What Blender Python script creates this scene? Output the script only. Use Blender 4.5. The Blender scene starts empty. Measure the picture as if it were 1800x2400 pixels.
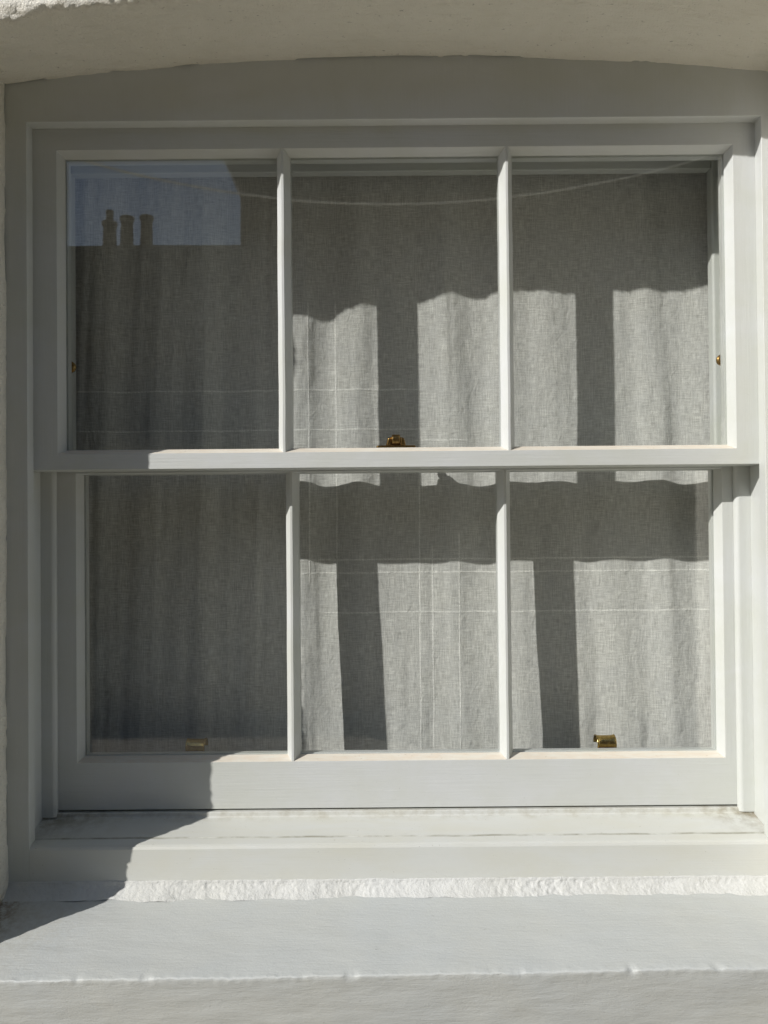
import bpy, bmesh, math, random
from mathutils import Vector, Matrix, noise

random.seed(7)
S = bpy.context.scene
COL = S.collection
R = math.radians

# ------------------------------------------------------------------ camera
cam_d = bpy.data.cameras.new("camera")
cam = bpy.data.objects.new("camera", cam_d)
COL.objects.link(cam)
S.camera = cam
cam_d.sensor_fit = 'HORIZONTAL'
cam_d.sensor_width = 36.0
cam_d.lens = 36.0 * 1803.0 / 1800.0
PITCH = 0.6
cam_d.shift_y = (27 - 1803 * math.tan(R(PITCH))) / 1800.0
cam_d.clip_start = 0.02
cam_d.clip_end = 600
ROLL = 0.50
cam.location = (0, -1.0, 0)
cam.rotation_euler = (Matrix.Rotation(R(90 + PITCH), 3, 'X') @ Matrix.Rotation(R(-ROLL), 3, 'Z')).to_euler()
S.render.resolution_x, S.render.resolution_y = 768, 1024

# ------------------------------------------------------------------ sun, sky, exposure
SUN = Vector((-1.30, -1.0, 0.950)).normalized()          # towards the sun
sun_el = math.asin(SUN.z)
sun_d = bpy.data.lights.new("sun", 'SUN')
sun_d.energy = 4.5
sun_d.angle = R(0.53)
sun_d.color = (1.0, 0.972, 0.935)
sun = bpy.data.objects.new("sun", sun_d)
COL.objects.link(sun)
sun.rotation_euler = SUN.to_track_quat('Z', 'Y').to_euler()
sun.location = SUN * 20

W = bpy.data.worlds.new("World")
S.world = W
W.use_nodes = True
wn = W.node_tree.nodes
wl = W.node_tree.links
bg = wn["Background"]
sky = wn.new("ShaderNodeTexSky")
sky.sky_type = 'NISHITA'
sky.sun_disc = False
sky.sun_elevation = sun_el
sky.sun_rotation = math.atan2(SUN.x, SUN.y)
sky.altitude = 20
sky.air_density = 1.0
sky.dust_density = 0.6
sky.ozone_density = 1.3
wl.new(sky.outputs[0], bg.inputs[0])
bg.inputs[1].default_value = 0.085

S.view_settings.view_transform = 'Standard'
S.view_settings.look = 'None'
S.view_settings.gamma = 1
S.view_settings.exposure = 0.0
S.cycles.max_bounces = 10
S.cycles.diffuse_bounces = 6
S.cycles.glossy_bounces = 4
S.cycles.transparent_max_bounces = 16


# ------------------------------------------------------------------ node helpers
class NT:
    def __init__(self, name):
        self.m = bpy.data.materials.new(name)
        self.m.use_nodes = True
        self.t = self.m.node_tree
        self.n = self.t.nodes
        self.l = self.t.links
        for x in list(self.n):
            self.n.remove(x)
        self.out = self.n.new("ShaderNodeOutputMaterial")

    def node(self, typ, **kw):
        x = self.n.new(typ)
        for k, v in kw.items():
            setattr(x, k, v)
        return x

    def put(self, sock, v):
        if isinstance(v, bpy.types.NodeSocket):
            self.l.new(v, sock)
        elif isinstance(v, (tuple, list)) and len(v) == 3 and sock.type == 'RGBA':
            sock.default_value = (*v, 1)
        else:
            sock.default_value = v

    def math(self, op, a, b=0.0, c=0.0, clamp=False):
        x = self.node("ShaderNodeMath", operation=op, use_clamp=clamp)
        self.put(x.inputs[0], a)
        self.put(x.inputs[1], b)
        self.put(x.inputs[2], c)
        return x.outputs[0]

    def pos(self):
        return self.node("ShaderNodeNewGeometry").outputs["Position"]

    def xyz(self, v):
        x = self.node("ShaderNodeSeparateXYZ")
        self.put(x.inputs[0], v)
        return x.outputs

    def vscale(self, v, s):
        x = self.node("ShaderNodeVectorMath", operation='MULTIPLY')
        self.put(x.inputs[0], v)
        x.inputs[1].default_value = s
        return x.outputs[0]

    def noise(self, v, scale=1.0, detail=3.0, rough=0.55, dist=0.0):
        x = self.node("ShaderNodeTexNoise")
        self.put(x.inputs["Vector"], v)
        x.inputs["Scale"].default_value = scale
        x.inputs["Detail"].default_value = detail
        x.inputs["Roughness"].default_value = rough
        x.inputs["Distortion"].default_value = dist
        return x.outputs["Fac"]

    def ramp(self, v, lo, hi, a=0.0, b=1.0):
        x = self.node("ShaderNodeMapRange")
        self.put(x.inputs[0], v)
        x.inputs[1].default_value = lo
        x.inputs[2].default_value = hi
        self.put(x.inputs[3], a)
        self.put(x.inputs[4], b)
        return x.outputs[0]

    def mix(self, f, a, b, typ='MIX'):
        x = self.node("ShaderNodeMix", data_type='RGBA', blend_type=typ)
        self.put(x.inputs["Factor"], f)
        self.put(x.inputs[6], a)
        self.put(x.inputs[7], b)
        return x.outputs[2]

    def bump(self, h, dist, strength=1.0, nrm=None):
        x = self.node("ShaderNodeBump")
        x.inputs["Strength"].default_value = strength
        x.inputs["Distance"].default_value = dist
        self.put(x.inputs["Height"], h)
        if nrm is not None:
            self.l.new(nrm, x.inputs["Normal"])
        return x.outputs[0]

    def bsdf(self, color, rough=0.5, nrm=None, metal=0.0, spec=0.5):
        x = self.node("ShaderNodeBsdfPrincipled")
        self.put(x.inputs["Base Color"], color)
        self.put(x.inputs["Roughness"], rough)
        x.inputs["Metallic"].default_value = metal
        x.inputs["Specular IOR Level"].default_value = spec
        if nrm is not None:
            self.l.new(nrm, x.inputs["Normal"])
        return x.outputs[0]

    def done(self, sh):
        self.l.new(sh, self.out.inputs[0])
        return self.m


def mat_paint(name, col, grain='X', dirt=0.3, rough=0.42):
    """brushed oil paint on timber: fine strokes along the grain, faint grime"""
    t = NT(name)
    p = t.pos()
    st = {'X': (14, 420, 420), 'Z': (420, 420, 14)}[grain]
    g = t.noise(t.vscale(p, st), 1.0, 4, 0.6)
    sm = t.noise(t.vscale(p, (90, 90, 90)), 1.0, 2)
    blot = t.noise(t.vscale(p, (7, 7, 9)), 1.0, 4, 0.6, 0.4)
    speck = t.ramp(t.noise(t.vscale(p, (420, 420, 420)), 1.0, 2), 0.735, 0.78)
    c = t.mix(t.ramp(blot, 0.35, 0.7, 0, 1), col, (col[0] * .93, col[1] * .93, col[2] * .86))
    c = t.mix(t.ramp(g, 0.3, 0.75, 0, 0.10), c, (col[0] * .8, col[1] * .8, col[2] * .76))
    c = t.mix(t.math('MULTIPLY', speck, dirt), c, (.16, .14, .10))
    h = t.math('ADD', t.math('MULTIPLY', g, 0.6), t.math('MULTIPLY', sm, 0.4))
    return t.done(t.bsdf(c, rough, t.bump(h, 0.0010, 0.6)))


def mat_sill_paint():
    """timber sill: grime in the corner by the left jamb, hairline stains along the nosing joint"""
    t = NT("painted_sill_timber")
    p = t.pos()
    X, Y, Z = t.xyz(p)
    col = (.575, .585, .555)
    g = t.noise(t.vscale(p, (14, 420, 420)), 1.0, 4, 0.6)
    blot = t.noise(t.vscale(p, (9, 40, 20)), 1.0, 4, 0.6, 0.5)
    c = t.mix(t.ramp(blot, 0.35, 0.7), col, (.56, .56, .50))
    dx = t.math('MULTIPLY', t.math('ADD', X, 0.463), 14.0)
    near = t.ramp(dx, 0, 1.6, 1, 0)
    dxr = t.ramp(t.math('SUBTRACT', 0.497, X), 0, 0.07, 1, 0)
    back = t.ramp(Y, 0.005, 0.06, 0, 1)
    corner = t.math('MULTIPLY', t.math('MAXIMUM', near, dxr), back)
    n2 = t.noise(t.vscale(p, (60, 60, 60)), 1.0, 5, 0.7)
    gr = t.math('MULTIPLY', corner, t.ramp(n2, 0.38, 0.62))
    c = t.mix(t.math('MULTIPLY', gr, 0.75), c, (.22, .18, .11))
    # stain line at the nosing joint
    wob = t.math('MULTIPLY', t.math('SUBTRACT', t.noise(t.vscale(p, (16, 0, 0)), 1.0, 3), 0.5), 0.006)
    d = t.math('ABSOLUTE', t.math('SUBTRACT', t.math('ADD', Y, wob), 0.0185))
    ln = t.ramp(d, 0.0004, 0.0028, 1, 0)
    brk = t.ramp(t.noise(t.vscale(p, (22, 22, 22)), 1.0, 4, 0.7), 0.36, 0.62)
    c = t.mix(t.math('MULTIPLY', t.math('MULTIPLY', ln, brk), 0.75), c, (.20, .19, .13))
    # dust along the foot of the sash
    dd = t.math('MULTIPLY', t.ramp(Y, 0.050, 0.066, 0, 1), t.ramp(n2, 0.45, 0.7, 0, 0.5))
    c = t.mix(dd, c, (.33, .30, .22))
    speck = t.ramp(t.noise(t.vscale(p, (300, 300, 300)), 1.0, 2), 0.72, 0.77)
    c = t.mix(t.math('MULTIPLY', speck, 0.5), c, (.16, .14, .09))
    h = t.math('ADD', t.math('MULTIPLY', g, 0.6), t.math('MULTIPLY', n2, 0.5))
    return t.done(t.bsdf(c, 0.45, t.bump(h, 0.0007, 0.5)))


def mat_putty():
    t = NT("painted_putty")
    p = t.pos()
    n = t.noise(t.vscale(p, (40, 200, 200)), 1.0, 4, 0.6)
    c = t.mix(t.ramp(n, 0.35, 0.65), (.66, .63, .55), (.64, .57, .47))
    sp = t.ramp(t.noise(t.vscale(p, (160, 300, 300)), 1.0, 2), 0.66, 0.74, 0, 0.4)
    c = t.mix(sp, c, (.35, .29, .20))
    return t.done(t.bsdf(c, 0.5, t.bump(n, 0.0008, 0.6)))


def mat_masonry(name, c1, c2, bump=0.0022, grime=0.5, streak=(30, 90, 90), rough=0.7, fw=0.35, pit=0.70, stain=False, streakmix=0.25):
    t = NT(name)
    p = t.pos()
    big = t.noise(t.vscale(p, (6, 6, 6)), 1.0, 4, 0.6, 0.6)
    st = t.noise(t.vscale(p, streak), 1.0, 5, 0.62, 0.3)
    fine = t.noise(t.vscale(p, (380, 380, 380)), 1.0, 4, 0.65)
    c = t.mix(t.ramp(big, 0.35, 0.68), c1, c2)
    c = t.mix(t.ramp(st, 0.55, 0.75, 0, streakmix), c, (c2[0] * .8, c2[1] * .78, c2[2] * .70))
    sp = t.ramp(t.noise(t.vscale(p, (120, 260, 260)), 1.0, 3, 0.6), pit, pit + .06)
    if stain:      # brown algae stain in the lower left corner of the reveal
        X, Y, Z = t.xyz(p)
        dz = t.math('ABSOLUTE', t.math('ADD', Z, 0.481))
        dx = t.math('ABSOLUTE', t.math('ADD', X, 0.486))
        cor = t.math('MULTIPLY', t.ramp(dx, 0.0, 0.035, 1, 0), t.ramp(dz, 0.0, 0.016, 1, 0))
        n3 = t.noise(t.vscale(p, (130, 130, 130)), 1.0, 4, 0.7)
        c = t.mix(t.math('MULTIPLY', cor, t.ramp(n3, 0.40, 0.58, 0, 1.0)), c, (.13, .065, .035))
        wide = t.math('MULTIPLY', t.ramp(dx, 0.0, 0.16, 1, 0), t.ramp(dz, 0.0, 0.02, 1, 0))
        c = t.mix(t.math('MULTIPLY', wide, t.ramp(n3, 0.35, 0.7, 0, 0.6)), c, (.30, .26, .18))
    c = t.mix(t.math('MULTIPLY', sp, grime), c, (.10, .085, .06))
    h = t.math('ADD', t.math('MULTIPLY', st, 1.0), t.math('MULTIPLY', fine, fw))
    return t.done(t.bsdf(c, rough, t.bump(h, bump, 0.7), spec=0.3))


def mat_glass():
    """thin clear window glass: Fresnel reflection over straight transmission"""
    t = NT("window_glass")
    g = t.node("ShaderNodeNewGeometry")
    dp = t.node("ShaderNodeVectorMath", operation='DOT_PRODUCT')
    t.l.new(g.outputs["Normal"], dp.inputs[0])
    t.l.new(g.outputs["Incoming"], dp.inputs[1])
    c = t.math('ABSOLUTE', dp.outputs["Value"])
    k = t.math('POWER', t.math('SUBTRACT', 1.0, c, clamp=True), 5.0)
    f = t.math('ADD', t.math('MULTIPLY', k, 0.94), 0.058, clamp=True)
    p = g.outputs["Position"]
    wav = t.bump(t.noise(t.vscale(p, (5, 5, 4)), 1.0, 1), 0.0004, 0.5)
    gl = t.node("ShaderNodeBsdfGlossy")
    gl.inputs["Roughness"].default_value = 0.0
    gl.inputs["Color"].default_value = (1, 1, 1, 1)
    t.l.new(wav, gl.inputs["Normal"])
    tr = t.node("ShaderNodeBsdfTransparent")
    tr.inputs[0].default_value = (.98, .985, .98, 1)
    mx = t.node("ShaderNodeMixShader")
    t.l.new(f, mx.inputs[0])
    t.l.new(tr.outputs[0], mx.inputs[1])
    t.l.new(gl.outputs[0], mx.inputs[2])
    # a few dried paint and dust specks on the pane
    vo = t.node("ShaderNodeTexVoronoi")
    t.l.new(t.vscale(p, (26, 0, 26)), vo.inputs["Vector"])
    vo.inputs["Scale"].default_value = 1.0
    sep = t.node("ShaderNodeSeparateColor")
    t.l.new(vo.outputs["Color"], sep.inputs[0])
    spk = t.math('MULTIPLY', t.math('LESS_THAN', vo.outputs["Distance"], 0.020), t.math('GREATER_THAN', sep.outputs[0], 0.93))
    spk = t.math('MULTIPLY', spk, 0.8)
    dfu = t.node("ShaderNodeBsdfDiffuse"); dfu.inputs[0].default_value = (.8, .8, .76, 1)
    m2 = t.node("ShaderNodeMixShader")
    t.l.new(spk, m2.inputs[0]); t.l.new(mx.outputs[0], m2.inputs[1]); t.l.new(dfu.outputs[0], m2.inputs[2])
    return t.done(m2.outputs[0])


def mat_linen():
    t = NT("sheer_linen")
    p = t.pos()
    X, Y, Z = t.xyz(p)
    # crossing threads with slubs: long thin dashes both ways
    wx = t.noise(t.vscale(p, (60, 0, 640)), 1.0, 3, 0.6)
    wz = t.noise(t.vscale(p, (640, 0, 50)), 1.0, 3, 0.6)
    sx = t.noise(t.vscale(p, (26, 0, 380)), 1.0, 2, 0.6)
    sz = t.noise(t.vscale(p, (380, 0, 22)), 1.0, 2, 0.6)
    patch = t.noise(t.vscale(p, (16, 0, 13)), 1.0, 3, 0.6, 0.4)
    weave = t.math('ADD', t.math('MULTIPLY', wx, 0.5), t.math('MULTIPLY', wz, 0.5))
    slub = t.math('MAXIMUM', t.ramp(sx, 0.62, 0.78), t.ramp(sz, 0.62, 0.78))
    c = t.mix(t.ramp(weave, 0.36, 0.64), (.47, .47, .44), (.85, .85, .81))
    c = t.mix(t.ramp(patch, 0.35, 0.68, 0, 0.28), c, (.58, .59, .595))
    c = t.mix(t.math('MULTIPLY', slub, 0.45), c, (.92, .92, .87))
    # stitched / thicker check threads
    def band(v, lo, hi, s=0.01):
        a = t.ramp(v, lo - s, lo, 0, 1)
        b = t.ramp(v, hi, hi + s, 1, 0)
        return t.math('MULTIPLY', a, b)
    def line(v, w, v0, hw=0.0010):
        wob = t.math('MULTIPLY', t.math('SUBTRACT', t.noise(w, 9.0, 2), 0.5), 0.004)
        d = t.math('ABSOLUTE', t.math('SUBTRACT', t.math('ADD', v, wob), v0))
        return t.ramp(d, hw * 0.4, hw * 1.7, 1, 0)
    acc = None
    cx = t.node("ShaderNodeCombineXYZ"); t.l.new(X, cx.inputs[0])
    cz = t.node("ShaderNodeCombineXYZ"); t.l.new(Z, cz.inputs[2])
    VL = [(-.1116, -.08, .33), (-.071, -.08, .33), (.0535, -.5, .21), (.073, -.5, -.04), (.113, -.5, -.02), (-.136, -.5, -.10)]
    HL = [(.202, -.6, .05), (.142, -.6, .05), (-.054, -.135, .6), (-.074, -.135, .6), (-.134, -.09, .6), (.125, .053, .12)]
    for x0, a, b in VL:
        m = t.math('MULTIPLY', line(X, cz.outputs[0], x0), band(Z, a, b))
        acc = m if acc is None else t.math('MAXIMUM', acc, m)
    for z0, a, b in HL:
        m = t.math('MULTIPLY', line(Z, cx.outputs[0], z0), band(X, a, b))
        acc = t.math('MAXIMUM', acc, m)
    stitch = t.ramp(t.noise(t.vscale(p, (330, 0, 330)), 1.0, 1), 0.35, 0.6, 0.25, 0.8)
    acc = t.math('MULTIPLY', acc, stitch)
    c = t.mix(acc, c, (1, 1, .96))
    wr = t.noise(t.vscale(p, (60, 0, 45)), 1.0, 4, 0.6, 1.2)
    crs = t.noise(t.vscale(p, (17, 0, 1.6)), 1.0, 2, 0.5, 0.5)
    wr = t.math('ADD', wr, t.math('MULTIPLY', crs, 5.0))
    h = t.math('ADD', t.math('MULTIPLY', weave, 0.35), t.math('ADD', t.math('MULTIPLY', wr, 1.3), t.math('MULTIPLY', acc, 0.5)))
    nr = t.bump(h, 0.0016, 0.75)
    df = t.node("ShaderNodeBsdfDiffuse")
    t.l.new(c, df.inputs[0]); t.l.new(nr, df.inputs["Normal"]); df.inputs["Roughness"].default_value = 0.6
    tl = t.node("ShaderNodeBsdfTranslucent")
    t.l.new(c, tl.inputs[0])
    a = t.node("ShaderNodeMixShader"); a.inputs[0].default_value = 0.12
    t.l.new(df.outputs[0], a.inputs[1]); t.l.new(tl.outputs[0], a.inputs[2])
    return t.done(a.outputs[0])


def mat_brass(name, col, rough):
    t = NT(name)
    n = t.noise(t.vscale(t.pos(), (300, 300, 300)), 1.0, 3)
    c = t.mix(t.ramp(n, 0.35, 0.7), col, (col[0] * .6, col[1] * .55, col[2] * .5))
    return t.done(t.bsdf(c, rough, t.bump(n, 0.0001, 0.4), metal=1.0))


def mat_plain(name, c1, c2, scale=3.0, rough=0.85, bump=0.004):
    t = NT(name)
    n = t.noise(t.vscale(t.pos(), (scale,) * 3), 1.0, 6, 0.6)
    f = t.noise(t.vscale(t.pos(), (scale * 30,) * 3), 1.0, 3, 0.6)
    c = t.mix(t.ramp(n, 0.3, 0.7), c1, c2)
    c = t.mix(t.ramp(f, 0.3, 0.8, 0, 0.3), c, (c1[0] * .7, c1[1] * .7, c1[2] * .7))
    return t.done(t.bsdf(c, rough, t.bump(f, bump, 0.6)))


def mat_brick(name, c1, c2, mortar, axis='XZ'):
    t = NT(name)
    X, Y, Z = t.xyz(t.pos())
    cb = t.node("ShaderNodeCombineXYZ")
    t.l.new(t.math('ADD', X, Y), cb.inputs[0])
    t.l.new(Z, cb.inputs[1])
    b = t.node("ShaderNodeTexBrick")
    t.l.new(cb.outputs[0], b.inputs["Vector"])
    b.inputs["Color1"].default_value = (*c1, 1)
    b.inputs["Color2"].default_value = (*c2, 1)
    b.inputs["Mortar"].default_value = (*mortar, 1)
    b.inputs["Scale"].default_value = 1.0
    b.inputs["Mortar Size"].default_value = 0.006
    b.inputs["Brick Width"].default_value = 0.225
    b.inputs["Row Height"].default_value = 0.075
    return t.done(t.bsdf(b.outputs[0], 0.85, t.bump(b.outputs[1], -0.006, 0.6)))


M = {}
M['tim_x'] = mat_paint("painted_timber_rail", (.575, .59, .585), 'X')
M['tim_z'] = mat_paint("painted_timber_stile", (.575, .59, .585), 'Z')
M['sill'] = mat_sill_paint()
M['putty'] = mat_putty()
M['wall'] = mat_masonry("white_masonry_paint", (.86, .83, .74), (.81, .78, .68), bump=0.006, streak=(22, 150, 150), fw=0.7, pit=0.665, stain=True)
M['msill'] = mat_masonry("painted_stone_sill", (.495, .515, .505), (.51, .52, .49), bump=0.0009, grime=0.35, streak=(44, 230, 230), fw=0.45, stain=True, streakmix=0.07, rough=0.5)
M['fillet'] = mat_masonry("rough_white_render", (.60, .605, .585), (.55, .55, .515), bump=0.0024, grime=0.2, streak=(150, 150, 150))
M['glass'] = mat_glass()
M['linen'] = mat_linen()
M['brass'] = mat_brass("polished_brass", (.62, .45, .16), 0.22)
M['brass_dark'] = mat_brass("aged_brass", (.42, .27, .10), 0.28)
M['room'] = mat_plain("room_plaster", (.30, .28, .24), (.27, .25, .22), 2.0)
M['ground'] = mat_plain("pale_paving", (.32, .285, .22), (.28, .25, .195), 2.0)
M['brick'] = mat_brick("brown_brick", (.085, .055, .03), (.065, .042, .025), (.10, .08, .06))
M['slate'] = mat_plain("roof_slate", (.035, .032, .03), (.05, .045, .04), 4.0)
M['pot'] = mat_plain("terracotta", (.10, .055, .03), (.07, .04, .025), 9.0)
M['cable'] = mat_plain("pale_cable_sheath", (.85, .85, .82), (.80, .80, .77), 9.0)
M['dark'] = mat_plain("dark_opening", (.03, .03, .03), (.04, .04, .04), 9.0)


# ------------------------------------------------------------------ object helpers
WORG = {}


def link(name, bm, mats, parent=None, origin=(0, 0, 0), smooth=False, bevel=0.0, label=None, cat=None, group=None, kind=None, seg=2):
    """bm is in world coordinates; origin becomes the object's own origin"""
    if not isinstance(mats, (list, tuple)):
        mats = [mats]
    bmesh.ops.recalc_face_normals(bm, faces=bm.faces[:])
    bmesh.ops.translate(bm, vec=-Vector(origin), verts=bm.verts[:])
    me = bpy.data.meshes.new(name)
    bm.to_mesh(me)
    bm.free()
    for m in mats:
        me.materials.append(m)
    if smooth:
        for p in me.polygons:
            p.use_smooth = True
    o = bpy.data.objects.new(name, me)
    COL.objects.link(o)
    po = Vector((0, 0, 0))
    if parent is not None:
        o.parent = parent
        po = WORG[parent.name]
    o.location = Vector(origin) - po
    WORG[o.name] = Vector(origin)
    if bevel:
        b = o.modifiers.new("bevel", 'BEVEL')
        b.width = bevel
        b.segments = seg
        b.limit_method = 'ANGLE'
        b.angle_limit = R(40)
        b.harden_normals = False
    props(o, label, cat, group, kind)
    return o


def props(o, label=None, cat=None, group=None, kind=None):
    for k, v in (("label", label), ("category", cat), ("group", group), ("kind", kind)):
        if v:
            o[k] = v


def empty(name, loc, label, cat, group=None):
    o = bpy.data.objects.new(name, None)
    o.empty_display_size = 0.1
    COL.objects.link(o)
    o.location = loc
    WORG[o.name] = Vector(loc)
    props(o, label, cat, group)
    return o


def copy_part(o, loc_world, parent):
    c = o.copy()
    COL.objects.link(c)
    c.parent = parent
    c.location = Vector(loc_world) - WORG[parent.name]
    WORG[c.name] = Vector(loc_world)
    return c


def box(bm, x0, x1, y0, y1, z0, z1, mi=0):
    v = [bm.verts.new((x, y, z)) for z in (z0, z1) for y in (y0, y1) for x in (x0, x1)]
    for f in ((0, 2, 3, 1), (4, 5, 7, 6), (0, 1, 5, 4), (2, 6, 7, 3), (0, 4, 6, 2), (1, 3, 7, 5)):
        bm.faces.new([v[i] for i in f]).material_index = mi


def prism(bm, pts, axis, a0, a1, cuts=1):
    """extrude closed 2D polygon. axis 'X': pts are (y,z); 'Z': pts (x,y); 'Y': pts (x,z)"""
    def P(p, a):
        return {'X': (a, p[0], p[1]), 'Z': (p[0], p[1], a), 'Y': (p[0], a, p[1])}[axis]
    rings = []
    for i in range(cuts + 1):
        a = a0 + (a1 - a0) * i / cuts
        rings.append([bm.verts.new(P(p, a)) for p in pts])
    n = len(pts)
    for A, B in zip(rings, rings[1:]):
        for i in range(n):
            bm.faces.new((A[i], A[(i + 1) % n], B[(i + 1) % n], B[i]))
    bm.faces.new(rings[0])
    bm.faces.new(rings[-1])


def fbm(v, octv=4):
    return noise.fractal(v, 1.0, 2.0, octv, noise_basis='PERLIN_ORIGINAL')


mm = 0.001


def arch_z(x, front=0.0):
    """height (m) of the shallow arch; front 0 at the frame, 1 at the wall face"""
    z = 0.610 - (x - 0.016) ** 2 / (8.0 if x < 0.016 else 10.6)
    s = min(1, max(0, (x - 0.05) / 0.25))
    l = min(1, max(0, (-0.37 - x) / 0.08))
    return z + front * (0.013 * s * s * (3 - 2 * s) + 0.002 - 0.009 * l * l * (3 - 2 * l))


# ------------------------------------------------------------------ the wall round the window
XL, XR, ZSILL, WALLY = -0.4905, 0.5245, -0.478, -0.124


def build_wall():
    bm = bmesh.new()
    # opening path: bottom-left up, over the arch, down the right
    path = []
    zs = -0.70
    zsp_l, zsp_r = arch_z(XL), arch_z(XR)
    n = 250
    for i in range(n + 1):
        path.append((XL, zs + (zsp_l - zs) * i / n, 'L'))
    n = 270
    for i in range(1, n):
        x = XL + (XR - XL) * i / n
        path.append((x, None, 'A'))
    n = 200
    for i in range(n + 1):
        path.append((XR, zsp_r + (zs - zsp_r) * i / n, 'R'))
    # across: depth from behind the lining to the wall face, rounded arris, then out over the face
    prof = []
    rr = 0.007
    d = 0.016
    for q in (0.016, 0.009, 0.004, 0.0015, 0.0002, -0.0012, -0.0024, -0.0040):
        prof.append((q, 0.0))
    d = -0.008
    while d > WALLY + rr:
        prof.append((d, 0.0)); d -= 0.0042
    for k in range(5):
        a = k / 4 * math.pi / 2
        prof.append((WALLY + rr - rr * math.sin(a), rr - rr * math.cos(a)))
    o = rr + 0.004
    while o < 0.16:
        prof.append((WALLY, o)); o += 0.0042 + max(0, (o - 0.06)) * 0.06
    far = [0.25, 0.5, 1.0]
    rows = []
    for (x, z, k) in path:
        row = []
        for (dep, out) in prof:
            fr = min(1, max(0, (0.0 - dep) / 0.124))
            if k == 'L':
                px, pz, nx, nz = x - out, z, 1, 0
            elif k == 'R':
                px, pz, nx, nz = x + out, z, -1, 0
            else:
                zz = arch_z(x, fr)
                sl = (x - 0.016) / 4.146
                # keep arch ends merging with the jamb corner
                nx, nz = -sl * 0, -1
                px, pz = x, zz + out
            if k in 'LR':
                # corner: the outside region above the springing follows a 45 degree fan
                t = 1.0
                zc = zsp_l if k == 'L' else zsp_r
                if k == 'L':
                    top = max(0.0, 1 - (zc - z) / 0.25)
                else:
                    top = max(0.0, 1 - (zc - z) / 0.25)
                pz = z + out * top ** 2
            else:
                e = min(x - XL, XR - x)
                fan = max(0.0, 1 - e / 0.25) ** 2
                px = x + out * fan * (-1 if x < 0.016 else 1)
            p = Vector((px, dep, pz))
            # soften the corner where arch meets reveal
            q = p * 1.0
            a1 = fbm(q * 9.0, 4) * 0.0030
            a2 = fbm(Vector((q.x * 22, q.y * 60, q.z * 40)) + Vector((7, 3, 1)), 4) * (0.0026 if k == 'A' else 0.0015)
            edge = math.exp(-((dep - WALLY) ** 2 + out ** 2) / (0.012 ** 2))
            a3 = fbm(q * 140.0, 3) * 0.0030 * edge + fbm(q * 28.0, 3) * 0.0022 * edge
            amp = min(1.0, max(0.25, (0.02 - dep) / 0.05))
            dsp = (a1 + a2) * amp + a3
            if -0.0020 < dep < 0.002:
                g = fbm(Vector((q.x * 11, 4, q.z * 11)), 4)
                dsp -= 0.0065 * min(1, max(0, g * 6 - 0.4))
            if out <= 0.0001:
                nrm = Vector((nx, 0, nz))
            elif dep > WALLY + 0.0005:
                nrm = (Vector((nx, 0, nz)) + Vector((0, -1, 0))).normalized()
            else:
                nrm = Vector((0, -1, 0))
                dsp = dsp * 1.5 + fbm(Vector((q.x * 30, 0, q.z * 160)), 4) * 0.0016
            row.append(bm.verts.new(p + nrm * dsp))
        # far skirt to the wall's outer edges
        lx, lz = row[-1].co.x, row[-1].co.z
        if k == 'L':
            tx, tz = -3.4, z + (2.6 - zsp_l) * max(0.0, 1 - (zsp_l - z) / 1.25) ** 2
        elif k == 'R':
            tx, tz = 4.6, z + (2.6 - zsp_r) * max(0.0, 1 - (zsp_r - z) / 1.25) ** 2
        else:
            f = (x - XL) / (XR - XL)
            tx, tz = -3.4 + 8.0 * f, 2.6
            if f < .5:
                tx = -3.4 + 8.0 * f
        for f in far:
            row.append(bm.verts.new((lx + (tx - lx) * f, WALLY, lz + (tz - lz) * f)))
        rows.append(row)
    for A, B in zip(rows, rows[1:]):
        for i in range(len(A) - 1):
            bm.faces.new((A[i], A[i + 1], B[i + 1], B[i]))
    # wall below the sill and its thickness
    box(bm, -3.4, 4.6, WALLY, 0.13, -1.60, -0.52)
    box(bm, -3.4, -0.58, WALLY + 0.004, 0.13, -0.519, 2.59)
    box(bm, 0.62, 4.6, WALLY + 0.004, 0.13, -0.519, 2.59)
    box(bm, -0.579, 0.619, WALLY + 0.004, 0.13, 0.66, 2.59)
    return link("house_wall", bm, M['wall'], origin=(0.016, 0, -1.6), smooth=False,
                label="white painted rendered house wall with a shallow arched window opening", cat="wall")


wall = build_wall()
for p in wall.data.polygons:
    p.use_smooth = len(p.vertices) == 4 and p.area < 0.001


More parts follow.
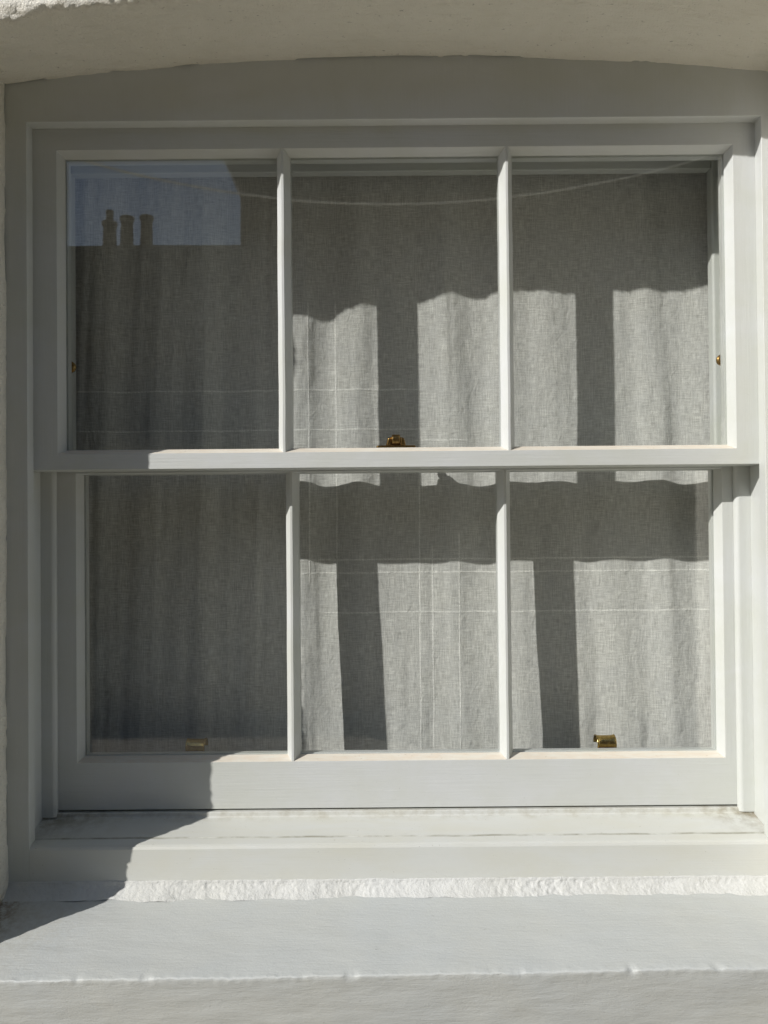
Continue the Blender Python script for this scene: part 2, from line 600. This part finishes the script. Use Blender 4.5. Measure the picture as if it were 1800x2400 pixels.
def build_msill():
    """projecting masonry sill, painted, its arris worn and chipped"""
    bm = bmesh.new()
    x0, x1, n = -0.575, 0.612, 420
    prof = []
    # top from under the timber sill outward
    yb, zb = 0.02, -0.4730
    yf, zf = -0.160, -0.4895
    K = 34
    for k in range(K + 1):
        t = k / K
        prof.append((yb + (yf + 0.002 - yb) * t, zb + (zf - zb) * t, 0))
    for k in range(1, 5):
        a = k / 4 * math.pi / 2
        prof.append((yf + 0.002 - 0.002 * math.sin(a), zf - 0.002 + 0.002 * math.cos(a), 1))
    for k in range(1, 30):
        prof.append((yf + 0.0205 * k / 29, zf - 0.002 - 0.10 * k / 29, 2))
    prof.append((WALLY + 0.02, zf - 0.104, 3))
    rows = []
    for i in range(n + 1):
        x = x0 + (x1 - x0) * i / n
        lift = 0.0045 * (x / 0.5) + 0.0018 * fbm(Vector((x * 5, 2, 0)), 3)
        row = []
        for (y, z, s) in prof:
            p = Vector((x, y, z + (lift if s in (1, 2) or y < -0.1 else lift * max(0, min(1, -y / 0.1)))))
            e = math.exp(-((y - yf) ** 2 + (z - zf) ** 2) / 0.005 ** 2)
            chip = max(0.0, fbm(Vector((x * 40, 3, 1)), 4) - 0.27) * 0.006 * e
            rough = fbm(Vector((x * 14, y * 60, z * 60)), 4) * 0.0006 + e * fbm(Vector((x * 130, y * 90, z * 90)), 3) * 0.0008
            p.z += rough - chip * (1 if s < 2 else 0)
            p.y += (rough if s >= 1 else 0) + chip * 0.8
            row.append(bm.verts.new(p))
        rows.append(row)
    for A, B in zip(rows, rows[1:]):
        for i in range(len(A) - 1):
            bm.faces.new((A[i], A[i + 1], B[i + 1], B[i]))
    bm.faces.new(rows[0]); bm.faces.new(rows[-1])
    return link("window_sill", bm, M['msill'], wall, origin=(0.016, -0.08, -0.59), smooth=True)


msill = build_msill()


def build_fillet():
    bm = bmesh.new()
    x0, x1, n, m = -0.500, 0.532, 700, 18
    rows = []
    for i in range(n + 1):
        x = x0 + (x1 - x0) * i / n
        row = []
        wob = fbm(Vector((x * 12, 5, 5)), 4) * 0.0050
        tw = fbm(Vector((x * 30, 9, 2)), 3) * 0.0007
        for k in range(m + 1):
            t = k / m
            y = 0.001 - 0.002 * (t > 0) - 0.016 * t ** 2.0 + wob * t
            z = -0.4590 + tw * 1.6 - (0.0180 + 0.0022 * fbm(Vector((x * 9, 1, 8)), 3)) * t
            a = (fbm(Vector((x * 60, z * 85, 1)), 4) * 0.0013 + fbm(Vector((x * 230, z * 260, 4)), 3) * 0.0008) * (0.75 + 0.9 * fbm(Vector((x * 7, 3, 3)), 2))
            row.append(bm.verts.new((x, y - a * min(1, t * 6), z + a * 0.3)))
        rows.append(row)
    for A, B in zip(rows, rows[1:]):
        for i in range(m):
            bm.faces.new((A[i], A[i + 1], B[i + 1], B[i]))
    return link("mortar_fillet", bm, M['fillet'], wall, origin=(0.016, -0.01, -0.48), smooth=True)


build_fillet()

# ------------------------------------------------------------------ the sash window
win = empty("sash_window", (0.016, 0.07, -0.4595),
            "white painted timber sliding sash window with six panes in an arched opening", "window")

# outer lining, head cut to the arch, one flush board frame
bm = bmesh.new()
L0, L1, LZ = -0.463, 0.4970, 0.5285
def u_plate(bm, y0, y1):
    xo0, xo1, zb, zt = -0.525, 0.560, -0.4595, 0.640
    cs = 24
    pts = [(xo0, zb), (L0, zb), (L0, LZ), (L1, LZ), (L1, zb), (xo1, zb), (xo1, zt), (xo0, zt)]
    quads = [(0, 1, 2, 7), (7, 2, 3, 6), (3, 4, 5, 6)]
    F = [bm.verts.new((x, y0, z)) for x, z in pts]
    Bk = [bm.verts.new((x, y1, z)) for x, z in pts]
    for q in quads:
        bm.faces.new([F[i] for i in q])
        bm.faces.new([Bk[i] for i in reversed(q)])
    for i in range(8):
        j = (i + 1) % 8
        bm.faces.new((F[i], F[j], Bk[j], Bk[i]))
u_plate(bm, 0.0, 0.018)
link("outer_lining", bm, M['tim_z'], win, (0.016, 0, -0.4595), bevel=0.0009)

# pulley stiles, head and inner boards
for nm, xa, xb in (("pulley_stile", -0.500, -0.4742), ("pulley_stile", 0.5062, 0.532)):
    bm = bmesh.new()
    box(bm, xa, xb, 0.0182, 0.134, -0.4575, 0.541)
    link(nm, bm, M['tim_z'], win, ((xa + xb) / 2, 0.07, -0.457))
bm = bmesh.new()
box(bm, -0.4741, 0.5061, 0.0183, 0.134, 0.5402, 0.560)
link("head_board", bm, M['tim_x'], win, (0.016, 0.07, 0.54))

# parting beads, rounded inner arris
def bead_poly(xs, xe, y0, y1, r=0.006):
    s = 1 if xe > xs else -1
    pts = [(xs, y1), (xs, y0)]
    for k in range(6):
        a = k / 5 * math.pi / 2
        pts.append((xe - s * r + s * r * math.sin(a), y0 + r - r * math.cos(a)))
    pts.append((xe, y1))
    return pts
for xs, xe in ((-0.4741, -0.4545), (0.5061, 0.4855)):
    bm = bmesh.new()
    prism(bm, bead_poly(xs, xe, 0.0620, 0.0696), 'Z', -0.4005, 0.540)
    link("parting_bead", bm, M['tim_z'], win, (xs, 0.066, -0.40))
for xs, xe in ((-0.4741, -0.453), (0.5061, 0.482)):
    bm = bmesh.new()
    prism(bm, bead_poly(xs, xe, 0.1175, 0.1339, 0.004), 'Z', -0.396, 0.5399)
    link("staff_bead", bm, M['tim_z'], win, (xs, 0.125, -0.40))
bm = bmesh.new()
box(bm, -0.4525, 0.4815, 0.1176, 0.1338, 0.514, 0.5399)
link("staff_bead", bm, M['tim_x'], win, (0.016, 0.125, 0.514), bevel=0.0015)
bm = bmesh.new()
box(bm, -0.454, 0.485, 0.0621, 0.0695, 0.524, 0.5399)
link("parting_bead", bm, M['tim_x'], win, (0.016, 0.066, 0.524), bevel=0.001)

# timber sill: nosing strip and weathered slope, with the upstand under the sash
bm = bmesh.new()
prism(bm, [(0.0003, -0.4595), (0.0003, -0.4195), (0.0016, -0.4166), (0.0046, -0.4149), (0.0178, -0.4122), (0.0178, -0.4595)], 'X', L0 + .0002, L1 - .0002, 1)
nos = link("sill_nosing", bm, M['sill'], win, (0.016, 0.009, -0.4595))
bm = bmesh.new()
prism(bm, [(0.0184, -0.4595), (0.0184, -0.4124), (0.0192, -0.4118), (0.064, -0.4033), (0.0655, -0.4015), (0.0660, -0.3972), (0.0672, -0.3962), (0.1173, -0.3956), (0.134, -0.3956), (0.134, -0.4595)], 'X', -0.4740, 0.5060, 1)
tsill = link("timber_sill", bm, M['sill'], win, (0.016, 0.07, -0.4595))


def sash(name, yf, outer, opening, h, bars, origin, low_bead=False):
    """outer, opening = (x0,x1,z0,z1); h = putty slope inset (left,right,bottom,top)"""
    ox0, ox1, oz0, oz1 = outer
    bx0, bx1, bz0, bz1 = opening
    hl, hr, hb, ht = h
    T = 0.0435
    def ring(y, r):
        x0, x1, z0, z1 = r
        return [bm.verts.new(c) for c in ((x0, y, z0), (x1, y, z0), (x1, y, z1), (x0, y, z1))]
    G = (bx0 + hl, bx1 - hr, bz0 + hb, bz1 - ht)
    gr = 0.003
    Go = (G[0] - gr, G[1] + gr, G[2] - gr * .3, G[3] + gr * (1 if ht > .003 else .3))
    ch = 0.0085
    C = (G[0] - ch, G[1] + ch, G[2] - ch, G[3] + ch)
    bm = bmesh.new()
    rings = [ring(yf, outer), ring(yf, opening), ring(yf + .0142, G), ring(yf + .0142, Go), ring(yf + .0200, Go),
             ring(yf + .0200, G), ring(yf + .031, G), ring(yf + T - .002, C), ring(yf + T, C), ring(yf + T, outer)]
    N = len(rings)
    for i in range(N):
        A, B = rings[i], rings[(i + 1) % N]
        for j in range(4):
            f = bm.faces.new((A[j], A[(j + 1) % 4], B[(j + 1) % 4], B[j]))
            if i == 1 and j == 0:
                f.material_index = 1
    o = link(name, bm, [M['tim_x'], M['putty']], win, origin)
    # stile faces get the upright grain
    o.data.materials.append(M['tim_z'])
    for p in o.data.polygons:
        vs = [o.data.vertices[i].co for i in p.vertices]
        dx = max(v.x for v in vs) - min(v.x for v in vs)
        dz = max(v.z for v in vs) - min(v.z for v in vs)
        if dz > dx and p.material_index == 0:
            p.material_index = 2
    b = o.modifiers.new("bevel", 'BEVEL'); b.width = 0.0007; b.segments = 2; b.limit_method = 'ANGLE'; b.angle_limit = R(28)
    # glazing bars
    edges = [G[0]]
    for bx in bars:
        bm = bmesh.new()
        w0, w1, w2 = 0.0015, 0.0089, 0.0050
        pts = [(bx - w0, yf + .0002), (bx + w0, yf + .0002), (bx + w1, yf + .0142), (bx + w1, yf + .031), (bx + w2, yf + T - .001),
               (bx - w2, yf + T - .001), (bx - w1, yf + .031), (bx - w1, yf + .0142)]
        zt = bz1
        prism(bm, pts, 'Z', bz0 + .0002, zt - .0002, 40)
        for v in bm.verts:
            v.co.x += fbm(Vector((bx * 10, 0, v.co.z * 14)), 2) * 0.0004
        link("glazing_bar", bm, M['tim_z'], o, (bx, yf + .02, bz0))
        edges += [bx, bx]
    edges.append(G[1])
    for k in range(len(bars) + 1):
        a, b_ = edges[2 * k], edges[2 * k + 1]
        a = a - .0025 if k == 0 else a + .0030
        b_ = b_ + .0025 if k == len(bars) else b_ - .0030
        bm = bmesh.new()
        box(bm, a, b_, yf + .0156, yf + .0196, G[2] - .0008, G[3] + (.0025 if ht > .003 else .0008))
        link("glass_pane", bm, M['glass'], o, ((a + b_) / 2, yf + .0176, G[2]))
    return o, G


up, GU = sash("upper_sash", 0.018, (-0.4725, 0.5045, 0.0748, 0.5375), (-0.4315, 0.468, 0.0955, 0.500), (.0064, .0064, .0064, .0064),
              (-0.1313, 0.1673), (0.016, 0.04, 0.076))
lo, GL = sash("lower_sash", 0.070, (-0.4725, 0.5045, -0.3935, 0.1020), (-0.4285, 0.4705, -0.3285, 0.0732), (.0064, .0064, .0058, .0012),
              (-0.1292, 0.1688), (0.016, 0.09, -0.3935))

# ------------------------------------------------------------------ brass furniture
def spool_lift(cx, cy, cz):
    """curled brass sash lift: a flared half-tube hook standing off the rail"""
    bm = bmesh.new()
    n, m = 14, 26
    hw = 0.0138
    rings = []
    for i in range(n + 1):
        u = -1 + 2 * i / n
        fl = abs(u) ** 5
        r = 0.0108 + 0.0014 * fl
        ri = []
        for k in range(m + 1):
            a = R(-75 + 265 * k / m)          # opens towards the room below
            ri.append((cx + u * hw, cy - math.cos(a) * r, cz + math.sin(a) * r))
        rings.append(ri)
    th = 0.0016
    outer = [[bm.verts.new(p) for p in ri] for ri in rings]
    inner = []
    for ri in rings:
        row = []
        for p in ri:
            d = Vector((0, p[1] - cy, p[2] - cz))
            d = d.normalized() * (d.length - th)
            row.append(bm.verts.new((p[0], cy + d.y, cz + d.z)))
        inner.append(row)
    for G_ in (outer, inner):
        for A, B in zip(G_, G_[1:]):
            for k in range(m):
                bm.faces.new((A[k], A[k + 1], B[k + 1], B[k]))
    for i in (0, n):
        for k in range(m):
            bm.faces.new((outer[i][k], outer[i][k + 1], inner[i][k + 1], inner[i][k]))
    for k in (0, m):
        for i in range(n):
            bm.faces.new((outer[i][k], outer[i + 1][k], inner[i + 1][k], inner[i][k]))
    # fixing plate screwed to the inner face of the rail
    box(bm, cx - 0.014, cx + 0.014, 0.1137, 0.1160, cz - 0.030, cz - 0.006)
    box(bm, cx - 0.010, cx + 0.010, 0.1159, cy + .002, cz - 0.0125, cz - 0.0094)
    return bm


lz = -0.3232
lift = link("sash_lift", spool_lift(0.320, 0.128, lz), M['brass'], lo, (0.320, 0.128, lz), smooth=True)
copy_part(lift, (-0.2765, 0.128, lz), lo)

def fastener(cx):
    bm = bmesh.new()
    zt = 0.1021
    box(bm, cx - .028, cx + .028, .088, .106, zt, zt + .0088)
    # side lugs
    for s in (-1, 1):
        a, b_ = cx + s * .0060, cx + s * .0145
        b2 = cx + s * .0118
        pts = [(a, zt + .008), (b_, zt + .008), (b2, zt + .0195), (a, zt + .0212)]
        prism(bm, pts, 'Y', .0905, .1035)
    # pivot barrel across
    cy, cz, r = .097, zt + .0168, .0082
    for x0, x1, rr in ((cx - .0062, cx + .0062, r),):
        ri = []
        for x in (x0, x1):
            ri.append([bm.verts.new((x, cy + rr * math.cos(2 * math.pi * k / 28), cz + rr * math.sin(2 * math.pi * k / 28))) for k in range(28)])
        for k in range(28):
            bm.faces.new((ri[0][k], ri[0][(k + 1) % 28], ri[1][(k + 1) % 28], ri[1][k]))
        bm.faces.new(ri[0]); bm.faces.new(ri[1])
    return link("sash_fastener", bm, M['brass_dark'], lo, (cx, .097, zt), bevel=.0022, seg=3)


fas = fastener(0.0178)
# lever knob of the fastener
bm = bmesh.new()
bmesh.ops.create_uvsphere(bm, u_segments=20, v_segments=12, radius=.0052, matrix=Matrix.Translation((0.0255, 0.1115, 0.1165)))
bmesh.ops.create_cone(bm, cap_ends=True, segments=14, radius1=.0030, radius2=.0036, depth=.022,
                      matrix=Matrix.Translation((0.0225, 0.105, 0.1140)) @ Vector((0.5, .62, .5)).to_track_quat('Z', 'Y').to_matrix().to_4x4())
link("fastener_lever", bm, M['brass_dark'], lo, (0.026, .107, .118), smooth=True)

def stop_disc(cx, cz):
    bm = bmesh.new()
    pts = [(0, .0), (.0080, .0), (.0080, .0030), (.0062, .0048), (.0, .0042)]
    n = 32
    rings = []
    for r, h in pts[1:4]:
        rings.append([bm.verts.new((cx + r * math.cos(2 * math.pi * k / n), .0655 - h, cz + r * math.sin(2 * math.pi * k / n))) for k in range(n)])
    for A, B in zip(rings, rings[1:]):
        for k in range(n):
            bm.faces.new((A[k], A[(k + 1) % n], B[(k + 1) % n], B[k]))
    bm.faces.new(rings[0]); bm.faces.new(rings[-1])
    return bm


st = link("sash_stop", stop_disc(-0.4330, 0.2205), M['brass_dark'], up, (-0.4330, .064, .2205))
copy_part(st, (0.4706, .064, .2225), up)

# ------------------------------------------------------------------ the curtain
def build_curtain():
    bm = bmesh.new()
    x0, x1, z0, z1 = -0.60, 0.63, -0.52, 0.60
    nx, nz = 420, 240
    rows = []
    for j in range(nz + 1):
        z = z0 + (z1 - z0) * j / nz
        row = []
        for i in range(nx + 1):
            x = x0 + (x1 - x0) * i / nx
            lean = x + 0.05 * (z - 0.2) * math.sin(x * 3.0)
            tp = 0.55 + 0.45 * min(1, max(0, (z + 0.1) / 0.6))
            f = 0.0040 * tp * math.sin(lean * 46 + 1.3 * math.sin(lean * 9))
            f += 0.0026 * math.sin(lean * 83 + 2.0 + z * 1.3)
            f += 0.0050 * fbm(Vector((lean * 5.5, 0, z * 1.4)), 3)
            f += 0.0018 * fbm(Vector((lean * 24, 3, z * 9)), 3)
            f += (0.0034 if x < -0.12 else 0.0016) * fbm(Vector((lean * 33, 8, z * 1.1)), 3)
            f *= 0.72
            if x < -0.1:
                f *= 1.7
            y = 0.1590 + 0.030 * max(0.0, -0.05 - z) - 0.010 * max(0.0, z - 0.15) + f
            row.append(bm.verts.new((x, max(y, 0.1385), z)))
        rows.append(row)
    for A, B in zip(rows, rows[1:]):
        for i in range(nx):
            bm.faces.new((A[i], A[i + 1], B[i + 1], B[i]))
    return link("linen_curtain", bm, M['linen'], origin=(0.016, 0.17, -0.52), smooth=True,
                label="sheer off white linen curtain hanging behind the window panes", cat="curtain")


build_curtain()

# dim room behind
bm = bmesh.new()
hx0, hx1, hz0, hz1 = -0.474, 0.506, -0.457, 0.541
fx0, fx1, fz0, fz1, fy0, fy1 = -1.1, 1.2, -1.3, 1.0, 0.1345, 1.9
o_ = [bm.verts.new(c) for c in ((fx0, fy0, fz0), (fx1, fy0, fz0), (fx1, fy0, fz1), (fx0, fy0, fz1))]
h_ = [bm.verts.new(c) for c in ((hx0, fy0, hz0), (hx1, fy0, hz0), (hx1, fy0, hz1), (hx0, fy0, hz1))]
b_ = [bm.verts.new(c) for c in ((fx0, fy1, fz0), (fx1, fy1, fz0), (fx1, fy1, fz1), (fx0, fy1, fz1))]
for j in range(4):
    k = (j + 1) % 4
    bm.faces.new((o_[j], o_[k], h_[k], h_[j]))
    bm.faces.new((o_[j], o_[k], b_[k], b_[j]))
bm.faces.new(b_)
link("room", bm, M['room'], origin=(0, 1.5, -1.5), kind="structure")

# ------------------------------------------------------------------ across the street (seen in the glass)
GZ = -1.6
bm = bmesh.new()
bmesh.ops.create_grid(bm, x_segments=2, y_segments=2, size=150, matrix=Matrix.Translation((0, 0, GZ)))
link("ground", bm, M['ground'], origin=(0, 0, GZ), kind="structure")


def low_house():
    h = empty("brick_house", (-7.0, -11, GZ), "low brown brick house with slate roof and chimney pots, reflected in the upper left pane", "house")
    X0, X1 = -13.0, 6.0
    ridge_y, ridge_z = -11.0, 4.384
    bm = bmesh.new()
    box(bm, X0, X1, -12.4, -9.75, GZ, 2.9)
    link("wall", bm, M['brick'], h, (-7, -11, GZ))
    bm = bmesh.new()
    prism(bm, [(-12.5, 2.82), (-12.45, 2.75), (-9.6, 2.75), (-9.55, 2.82), (ridge_y + .08, ridge_z), (ridge_y - .08, ridge_z)], 'X', X0 - .2, X1 + .2)
    rf = link("roof", bm, M['slate'], h, (-7, -11, 2.8))
    cyy = -11.6
    bm = bmesh.new()
    box(bm, -4.75, -3.45, cyy - .3, cyy + .3, 3.2, 4.50)
    box(bm, -4.80, -3.40, cyy - .35, cyy + .35, 4.38, 4.44)
    ch = link("chimney", bm, M['brick'], rf, (-4.1, cyy, 3.2))
    # pots sit on the chimney; turned terracotta with rolled rims and ribs
    def pot(cx, zt, r, ribs, cowl):
        bm = bmesh.new()
        zb = 4.50
        H = zt - zb
        pr = [(r * .98, 0), (r * .98, .05)]
        m = 22
        for k in range(m + 1):
            t = k / m
            rr = r * (0.94 - 0.10 * t)
            if ribs and k % 4 < 2:
                rr *= 1.10
            pr.append((rr, .05 + (H - .12) * t))
        pr += [(r * 1.02, H - .065), (r * 1.10, H - .05), (r * 1.10, H - .01), (r * .98, H)]
        if cowl:
            pr += [(r * .42, H), (r * .42, H + .03), (r * .52, H + .05), (r * .50, H + .15), (r * .56, H + .16), (r * .56, H + .19), (0.02, H + .20)]
        else:
            pr += [(r * .75, H), (r * .70, H - .1)]
        n = 28
        rings = [[bm.verts.new((cx + q * math.cos(2 * math.pi * k / n), cyy + q * math.sin(2 * math.pi * k / n), zb + z)) for k in range(n)] for q, z in pr]
        for A, B in zip(rings, rings[1:]):
            for k in range(n):
                bm.faces.new((A[k], A[(k + 1) % n], B[(k + 1) % n], B[k]))
        bm.faces.new(rings[-1])
        return link("chimney_pot", bm, M['pot'], rf, (cx, cyy, zb))
    D = 12.67 / 1803
    pot(-641 * D, 716 * D, 0.118, True, True)
    pot(-599 * D, 727 * D, 0.112, True, False)
    pot(-552 * D, 727 * D, 0.108, False, False)


low_house()


def tall_house():
    h = empty("gable_house", (3.0, -7, GZ), "tall brown brick house side with overhanging eaves, reflected as dark mass beside sky", "house")
    x0, y0 = -1.200, -5.43
    bm = bmesh.new()
    box(bm, x0, 9.0, -9.5, y0, GZ, 3.35)
    link("wall", bm, M['brick'], h, (3, -7, GZ))
    bm = bmesh.new()
    prism(bm, [(x0 + .02, 2.78), (x0 - .10, 3.04), (x0 - .17, 3.16), (x0 - .17, 3.36), (9.1, 3.36), (9.1, 2.78)], 'Y', -9.48, y0 + .04)
    link("eaves", bm, M['slate'], h, (3, -7, 2.9))
    bm = bmesh.new()
    prism(bm, [(-9.7, 3.361), (y0 + .2, 3.361), (-7.4, 6.6)], 'X', x0 - .14, 9.2)  # unseen ridge raised steeply to cut sky light on the window head
    link("roof", bm, M['slate'], h, (3, -7, 3.4))


tall_house()

# cable strung over the street
bm = bmesh.new()
yc = -2.0
d = (abs(yc) + 1.066) / 1803
xm, zm = 40 * d, 752 * d
ka = ((829 - 752) * d) / ((620 * d) ** 2)
n, m = 160, 8
rings = []
for i in range(n + 1):
    x = -2.9 + 5.9 * i / n
    z = zm + ka * (x - xm) ** 2 + 1.5 * max(0.0, abs(x) - 1.25) ** 2
    rings.append([bm.verts.new((x, yc + .0050 * math.cos(2 * math.pi * k / m), z + .0050 * math.sin(2 * math.pi * k / m))) for k in range(m)])
for A, B in zip(rings, rings[1:]):
    for k in range(m):
        bm.faces.new((A[k], A[(k + 1) % m], B[(k + 1) % m], B[k]))
bm.faces.new(rings[0]); bm.faces.new(rings[-1])
link("overhead_cable", bm, M['cable'], origin=(0, yc, 1.9), smooth=True,
     label="thin pale cable sagging across the street, reflected along the upper panes", cat="cable")
